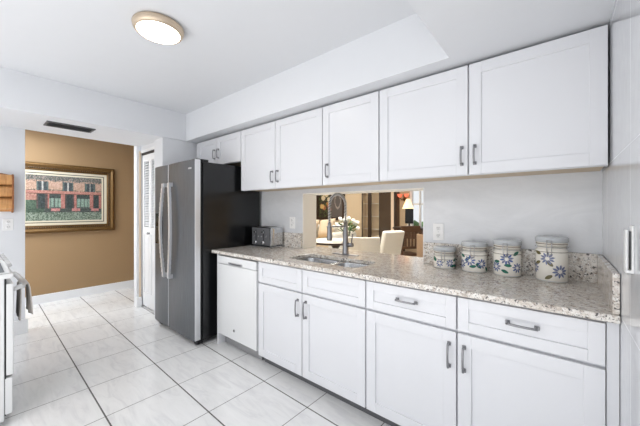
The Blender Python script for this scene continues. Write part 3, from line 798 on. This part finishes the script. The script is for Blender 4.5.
# painted canvas: an invented street cafe front
cy0, cy1, cz0, cz1 = PY0+.17, PY1-.17, PZ0+.17, PZ1-.17
NU, NV = 96, 66
rnd = random.Random(3)
def art(u, v):
    """u to the right, v up, both 0..1"""
    j = rnd.uniform(-26, 20)
    def c(r, g, bb):
        gr = (r+g+bb)/3
        return tuple(max(0, min(255, (q*.72+gr*.28)*.92+j)) for q in (r, g, bb))
    if v > .90 or (v > .86 and rnd.random() < .5): return c(92, 100, 92) if rnd.random() < .6 else c(150, 130, 120)
    if v > .66:                                                   # upper storey
        for wc in (.2, .52, .83):
            if abs(u-wc) < .075 and v < .86:
                if abs(u-wc) > .05: return c(86, 108, 104)
                if abs(u-wc) < .008: return c(190, 190, 180)
                return c(66, 78, 84)
        if v < .69 and rnd.random() < .6: return c(120, 110, 90)
        return c(206, 160, 132)
    if v > .585: return c(206, 128, 110) if v > .60 else c(110, 70, 60)
    if v > .27:                                                   # shop fronts
        for a, e, kind in ((.12,.26,0), (.28,.43,1), (.48,.60,0), (.64,.82,1), (.87,.96,0)):
            if a < u < e:
                if kind and v < .50: return c(136, 170, 150) if v > .30 and (u*60) % 3 < 2.2 else c(86, 96, 90)
                if kind: return c(60, 74, 70)
                return c(52, 66, 66) if abs(u-(a+e)/2) < .04 else c(96, 76, 72)
        if u < .12: return c(80, 108, 84) if v < .45 else c(196, 130, 110)
        return c(200, 116, 102)
    if v > .18:                                                   # tables and planting
        for tc in (.36, .63, .90):
            if abs(u-tc) < .055 and v > .21: return c(214, 128, 124)
            if abs(u-tc) < .012: return c(120, 90, 80)
        if u < .22: return c(70, 96, 74)
        return c(78, 92, 84) if rnd.random() < .6 else c(60, 66, 62)
    return c(150, 168, 146) if rnd.random() < .45 else c(96, 118, 96)
me = bpy.data.meshes.new('canvas'); vs = []; fs = []
for iv in range(NV+1):
    for iu in range(NU+1): vs.append((-5.598+.011+5.6, cy0+(cy1-cy0)*iu/NU-.95, cz0+(cz1-cz0)*iv/NV-.985))
for iv in range(NV):
    for iu in range(NU):
        a = iv*(NU+1)+iu; fs.append((a, a+1, a+NU+2, a+NU+1))
me.from_pydata(vs, [], fs); me.materials.append(M['paint_art'])
ca = me.color_attributes.new('paint', 'FLOAT_COLOR', 'CORNER')
for p in me.polygons:
    iv, iu = divmod(p.index, NU)
    col = s2l(art((iu+.5)/NU, (iv+.5)/NV))+(1,)
    for li in p.loop_indices: ca.data[li].color = col
o = bpy.data.objects.new('canvas', me); COL.objects.link(o); o.parent = pt

# ------------------------------------------------------------------ dining room behind the pass-through
DY = 6.6
WX0, WX1 = -2.72, -1.55
b = MB(); b.box(-7.0, WX0, DY, DY+.12, 0, 2.5, M['beige']); b.box(WX0, WX1, DY, DY+.12, 0, .85, M['beige']); b.box(WX0, WX1, DY, DY+.12, 2.15, 2.5, M['beige']); b.box(WX1, .5, DY, DY+.12, 0, 2.5, M['beige']); struct('wall_dining_back', b)
b = MB(); b.box(-7.1, -7.0, 2.37, DY, 0, 2.5, M['beige']); struct('wall_dining_left', b)
b = MB(); b.box(.4, .5, 2.37, DY, 0, 2.5, M['beige']); struct('wall_dining_right', b)
b = MB(); b.box(-7.0, .5, 2.37, DY, 2.44, 2.52, M['roomwhite']); struct('ceiling_dining', b)
b = MB(); b.box(-7.0, PX0, 2.372, 2.38, 0, 2.44, M['beige']); b.box(PX1, .4, 2.372, 2.38, 0, 2.44, M['beige']); struct('wall_dining_front', b)
w = MB()
for x0, x1, z0, z1 in ((WX0,WX0+.06,.85,2.15), (WX1-.06,WX1,.85,2.15), (WX0+.06,WX1-.06,.85,.91), (WX0+.06,WX1-.06,2.09,2.15), (WX0+.06,WX1-.06,1.42,1.46), (WX0+.22,WX0+.25,.91,2.09), (WX0+.56,WX0+.61,.91,2.09)): w.box(x0, x1, DY-.02, DY+.06, z0, z1, M['trim'], .004)
wo = struct('window_1', w)
g = MB(); g.box(WX0+.06, WX1-.06, DY+.02, DY+.026, .91, 2.09, M['glass']); g.build('pane', wo)
b = MB()
for k in range(60):
    b.ball((-2.9+random.uniform(-.9, 1.2), 8.4+random.uniform(-.4, .4), random.uniform(.0, .85)), .22, .2, .18, M['leaf'], 1, .25)
tag(b.build('garden_shrub'), 'green garden shrub outside the dining room window', 'shrub')

# floral picture
AX0, AX1, AZ0, AZ1 = -5.58, -4.56, 1.02, 2.0
fp = thing('floral_picture', 'black-framed floral picture on the dining room wall', 'picture', ((AX0+AX1)/2, DY, AZ0))
b = MB()
for x0, x1, z0, z1 in ((AX0,AX0+.08,AZ0,AZ1), (AX1-.08,AX1,AZ0,AZ1), (AX0+.08,AX1-.08,AZ0,AZ0+.08), (AX0+.08,AX1-.08,AZ1-.08,AZ1)): b.box(x0, x1, DY-.03, DY-.002, z0, z1, M['darkwood'], .006)
b.build('frame', fp)
me = bpy.data.meshes.new('artwork'); vs = []; fs = []; N = 40
for j in range(N+1):
    for i in range(N+1): vs.append((-(AX1-AX0-.15)/2+(AX1-AX0-.15)*i/N, -.012, .075+(AZ1-AZ0-.15)*j/N))
for j in range(N):
    for i in range(N): a = j*(N+1)+i; fs.append((a, a+1, a+N+2, a+N+1))
me.from_pydata(vs, [], fs); me.materials.append(M['paint_art']); ca = me.color_attributes.new('paint', 'FLOAT_COLOR', 'CORNER')
blooms = [(rnd.uniform(.08,.5), rnd.uniform(.25,.95), rnd.uniform(.05,.1), rnd.choice(((190,140,72),(210,178,112),(160,96,64),(214,200,170)))) for _ in range(16)]
for p in me.polygons:
    j, i = divmod(p.index, N); u, v_ = (i+.5)/N, (j+.5)/N
    col = (46,38,34) if u < .56 else (92,86,84)
    if u < .56 and rnd.random() < .3: col = (86,96,56)
    for bu, bv, br, bc in blooms:
        if (u-bu)**2+(v_-bv)**2 < br*br: col = bc
    if u > .62 and .25 < v_ < .85 and abs(math.hypot((u-.8)/.12, (v_-.55)/.26)-.9) < .12: col = (150,142,136)
    for li in p.loop_indices: ca.data[li].color = s2l(col)+(1,)
o = bpy.data.objects.new('artwork', me); COL.objects.link(o); o.parent = fp

# glass-fronted display cabinet with dark posts
CX0, CX1, CY1 = -3.92, -2.97, DY-.005
CYF = 6.42
dc = thing('display_cabinet', 'tall dark-framed display cabinet with sliding glass doors in the dining room', 'cabinet', (-3.44, 6.5, 0))
b = MB(); b.box(CX0, CX1, CY1-.02, CY1, 0, 2.3, M['beige']); b.box(CX0, CX0+.03, CYF+.02, CY1-.02, 0, 2.3, M['beige']); b.box(CX1-.03, CX1, CYF+.02, CY1-.02, 0, 2.3, M['brownwood']); b.box(CX0+.03, CX1-.03, CYF+.02, CY1-.02, 0, .08, M['brownwood']); b.box(CX0+.03, CX1-.03, CYF+.02, CY1-.02, 2.24, 2.3, M['brownwood']); b.build('case', dc)
for k in range(5):
    b = MB(); b.box(CX0+.03, CX1-.03, CYF+.03, CY1-.02, .5+.32*k, .512+.32*k, M['linen']); b.build('shelf', dc)
for x0, x1, pl, pr_ in ((-3.92, -3.65, .02, .09), (-3.65, -3.40, .005, .03)):
    b = MB()
    for a, c in ((x0, x0+pl), (x1-pr_, x1)): b.box(a, c, CYF-.012, CYF+.012, .02, 2.28, M['darkwood'], .002)
    b.box(x0+pl, x1-pr_, CYF-.012, CYF+.012, .02, .08, M['darkwood']); b.box(x0+pl, x1-pr_, CYF-.012, CYF+.012, 2.22, 2.28, M['darkwood'])
    o = b.build('sliding_door', dc); g = MB(); g.box(x0+pl, x1-pr_, CYF-.003, CYF+.003, .08, 2.22, M['glass']); g.build('pane', o)
b = MB(); b.box(-3.40, -3.11, CYF-.012, CYF+.012, .02, 2.28, M['bronzeglass'], .003); b.build('tinted_panel', dc)
b = MB(); b.box(-3.11, -3.03, CYF-.02, CYF+.015, 0, 2.3, M['cream'], .003); b.build('side_stile', dc)
b = MB(); b.box(-3.03, -2.97, CYF-.03, CYF+.015, 0, 2.35, M['darkwood'], .003); b.build('end_post', dc)

# sofa with cushions
sf = thing('sofa', 'cream sofa seen through the left of the pass-through', 'sofa', (-4.7, 5.6, 0))
b = MB(); b.box(-5.62, -3.94, 5.12, 5.98, .12, .42, M['linen'], .04, 3, smooth=True); b.build('base', sf)
b = MB(); b.box(-5.62, -3.94, 5.80, 6.08, .35, .92, M['linen'], .08, 4, smooth=True); b.build('backrest', sf)
for x0, x1 in ((-5.74, -5.54), (-4.02, -3.82)):
    b = MB(); b.box(x0, x1, 5.10, 6.06, .10, .80, M['linen'], .08, 4, smooth=True); b.build('armrest', sf)
for x0, x1 in ((-5.54, -4.79), (-4.77, -4.02)):
    b = MB(); b.box(x0, x1, 5.10, 5.84, .41, .60, M['blush'], .06, 4, smooth=True); b.build('seat_cushion', sf)
for x in (-5.66, -3.92):
    for y in (5.18, 5.98):
        b = MB(); b.box(x-.03, x+.03, y-.03, y+.03, 0, .13, M['darkwood'], .004); b.build('leg', sf)
for x, rzz, lab in ((-4.98, .12, 'blush cushion leaning on the sofa back, left of the pair'), (-4.42, -.12, 'blush cushion leaning on the sofa back, right of the pair')):
    b = MB(); b.pillow((0,0,0), .48, .48, .18, M['blush'], xf=Matrix.Translation((x, 5.60, .86)) @ Matrix.Rotation(rzz, 4, 'Y') @ Matrix.Rotation(1.2, 4, 'X'))
    tag(b.build('cushion'), lab, 'cushion', 'blush cushions on the sofa')

# round dining table, flowers, chairs
tb = thing('dining_table', 'round pale-topped dining table with dark edge carrying the white flowers', 'table', (-3.17, 4.28, 0))
b = MB(); b.lathe([(0,.71),(.47,.71),(.50,.722),(.50,.742),(.49,.749)], M['darkwood'], (-3.17, 4.28, 0), 48, smooth=False); b.lathe([(.49,.749),(.485,.75),(0,.75)], M['linen'], (-3.17, 4.28, 0), 48, smooth=False); b.build('tabletop', tb)
b = MB(); b.lathe([(0,0),(.28,0),(.28,.03),(.08,.07),(.05,.2),(.07,.4),(.05,.6),(.12,.71),(0,.71)], M['darkwood'], (-3.17, 4.28, 0), 32); b.build('pedestal', tb)
VX, VY = -2.79, 4.07
va = thing('vase', 'glass vase of white flowers on the dining table behind the faucet', 'vase of flowers', (VX, VY, .75))
b = MB(); b.lathe([(0,0),(.05,0),(.055,.01),(.045,.08),(.05,.15),(.065,.19),(.06,.19),(.046,.15),(.041,.08),(.048,.014),(0,.014)], M['glass'], (VX, VY, .75), 24); b.build('glass_vase', va)
b = MB()
bl = []
for k in range(22):
    a = random.uniform(0, 2*PI); rr = .22*math.sqrt(random.random()); z = 1.06+.13*(1-(rr/.22)**2)-random.uniform(0, .08)
    bl.append((VX+rr*math.cos(a), VY+rr*math.sin(a), z))
    b.tube([(VX+.02*math.cos(a), VY+.02*math.sin(a), .77), (VX+.4*rr*math.cos(a), VY+.4*rr*math.sin(a), .95), bl[-1]], .0028, M['leaf'], 5)
b.build('stems', va)
for p in bl:
    b = MB()
    for q in range(5):
        a = 2*PI*q/5; b.ball((p[0]+.016*math.cos(a), p[1]+.016*math.sin(a), p[2]+.006), .019, .019, .03, M['petal'], 1)
    b.ball(p, .022, .022, .026, M['petal'], 1); b.build('blossom', va)
b = MB()
for k in range(46):
    a = random.uniform(0, 2*PI); rr = random.uniform(.04, .2); z = random.uniform(.95, 1.10)
    xf = Matrix.Translation((VX+rr*math.cos(a), VY+rr*math.sin(a), z)) @ Matrix.Rotation(a, 4, 'Z') @ Matrix.Rotation(random.uniform(-.8, .5), 4, 'Y')
    b.ball((0,0,0), .055, .02, .003, M['leaf'], 1, xf=xf)
b.build('foliage', va)

def dining_chair(x, y, rz, label, curved=False, h=1.02, tilt=.12):
    t = thing('dining_chair', label, 'chair', (x, y, 0), rz, group='cream upholstered dining chairs')
    b = MB(); b.box(-.21, .21, -.20, .23, .36, .48, M['linen'], .03, 3, smooth=True); b.build('seat', t, False)
    b = MB()
    if curved:
        n = 14; out = []; inn = []
        for k in range(n+1):
            a = PI*1.08+(PI*.84)*k/n
            out.append((.29*math.cos(a), .02+.26*math.sin(a))); inn.append((.235*math.cos(a), .02+.205*math.sin(a)))
        b.prism(out+inn[::-1], 'z', .36, h, M['linen'], bev=.012)
    else:
        b.box(-.21, .21, -.04, .05, 0, h-.40, M['linen'], .025, 3, xf=Matrix.Translation((0, -.22, .42)) @ Matrix.Rotation(tilt, 4, 'X'), smooth=True)
    b.build('backrest', t, False)
    for sx in (-1, 1):
        for sy in (-.16, .18):
            b = MB(); b.box(sx*.17-.02, sx*.17+.02, sy-.02, sy+.02, 0, .37, M['darkwood'], .003); b.build('leg', t, False)
    return t
dining_chair(-2.26, 3.70, .30, 'low cream chair with rounded back, right of the white flowers', True, .92)
dining_chair(-2.36, 4.40, 1.22, 'cream high-back chair with leaning back, just left of the wicker armchair', False, .97, .25)

# right side of the dining room
sb = thing('console_table', 'dark wood console table under the dining room lamp', 'table', (-2.45, 6.15, 0))
b = MB(); b.box(-2.80, -2.14, 5.92, 6.40, .70, .90, M['brownwood'], .008); b.box(-2.82, -2.12, 5.89, 6.43, .90, .935, M['darkwood'], .006); b.build('case', sb)
for k in range(2):
    b = MB(); b.box(-2.79+.325*k, -2.475+.325*k, 5.905, 5.922, .72, .88, M['brownwood'], .006); o = b.build('drawer', sb)
    g = MB(); g.ball((-2.63+.325*k, 5.895, .8), .015, .015, .015, M['nickel'], 1); g.build('knob', o)
for x in (-2.77, -2.17):
    for y in (5.95, 6.37):
        b = MB(); b.box(x-.025, x+.025, y-.025, y+.025, 0, .70, M['darkwood'], .004); b.build('leg', sb)
mn = thing('monitor', 'small black screen standing on the dining room console table', 'screen', (-2.50, 6.02, .935), .35)
b = MB(); b.box(-.085, .085, -.012, .012, .08, .40, M['blackgloss'], .006); b.build('screen', mn, False)
b = MB(); b.box(-.06, .06, -.05, .05, 0, .012, M['black'], .003); b.box(-.015, .015, -.012, .012, .01, .10, M['black']); b.build('stand', mn, False)
tl = thing('table_lamp', 'table lamp with lit cream cone shade on the dining room console table', 'lamp', (-2.62, 6.24, .935))
b = MB(); b.lathe([(0,0),(.06,0),(.06,.012),(.02,.03),(.03,.10),(.04,.2),(.02,.3),(.01,.34),(.01,.44),(0,.44)], M['ceramic'], (-2.62, 6.24, .935), 24); b.build('base', tl)
b = MB(); b.lathe([(.125,.40),(.035,.62),(.032,.62),(.122,.40)], M['shade'], (-2.62, 6.24, .935), 28); b.build('lamp_shade', tl)
sc = thing('wall_sconce', 'wall sconce with red-orange glass shades left of the window', 'lamp', (-2.84, DY, 1.6))
b = MB(); b.box(-2.88, -2.80, DY-.02, DY, 1.52, 1.68, M['gold'], .006)
for s in (-1, 1): b.tube([(-2.84, DY-.02, 1.58), (-2.84+s*.05, DY-.09, 1.54), (-2.84+s*.08, DY-.12, 1.60)], .008, M['gold'], 8)
b.build('bracket', sc)
for s in (-1, 1):
    b = MB(); b.lathe([(.02,0),(.045,.03),(.06,.08),(.055,.08),(.04,.032),(0,.012)], M['redshade'], (-2.84+s*.08, DY-.12, 1.60), 20); b.build('shade', sc)
wc = thing('wicker_armchair', 'brown wicker armchair at the right end of the pass-through view', 'chair', (-1.62, 5.02, 0), .5)
b = MB(); b.box(-.25, .25, -.23, .25, .34, .44, M['wicker'], .03, 3, smooth=True); b.build('seat', wc, False)
n = 16; out = []; inn = []
for k in range(n+1):
    a = PI*.95+(PI*1.1)*k/n; out.append((.31*math.cos(a), .31*math.sin(a))); inn.append((.26*math.cos(a), .26*math.sin(a)))
b = MB(); b.prism(out+inn[::-1], 'z', .36, .90, M['wicker'], bev=.015); b.build('backrest', wc, False)
for sx in (-.2, .2):
    for sy in (-.18, .2):
        b = MB(); b.tube([(sx, sy, 0), (sx, sy, .36)], .02, M['wicker'], 10); b.build('leg', wc, False)
wd = thing('wooden_chair', 'dark wooden chair with slatted back beyond the cream leaning chair', 'chair', (-2.36, 5.52, 0), .9)
b = MB(); b.box(-.2, .2, -.2, .2, .42, .46, M['brownwood'], .008); b.build('seat', wd, False)
b = MB()
for x in (-.18, .18): b.box(x-.018, x+.018, -.2, -.165, .44, 1.0, M['brownwood'], .004)
b.box(-.18, .18, -.198, -.168, .88, 1.0, M['brownwood'], .006); b.box(-.18, .18, -.195, -.17, .56, .61, M['brownwood'], .004)
for k in range(4): b.box(-.125+.07*k, -.085+.07*k, -.19, -.175, .6, .89, M['brownwood'])
b.build('backrest', wd, False)
for sx in (-.17, .17):
    for sy in (-.17, .17):
        b = MB(); b.box(sx-.018, sx+.018, sy-.018, sy+.018, 0, .42, M['brownwood'], .003); b.build('leg', wd, False)
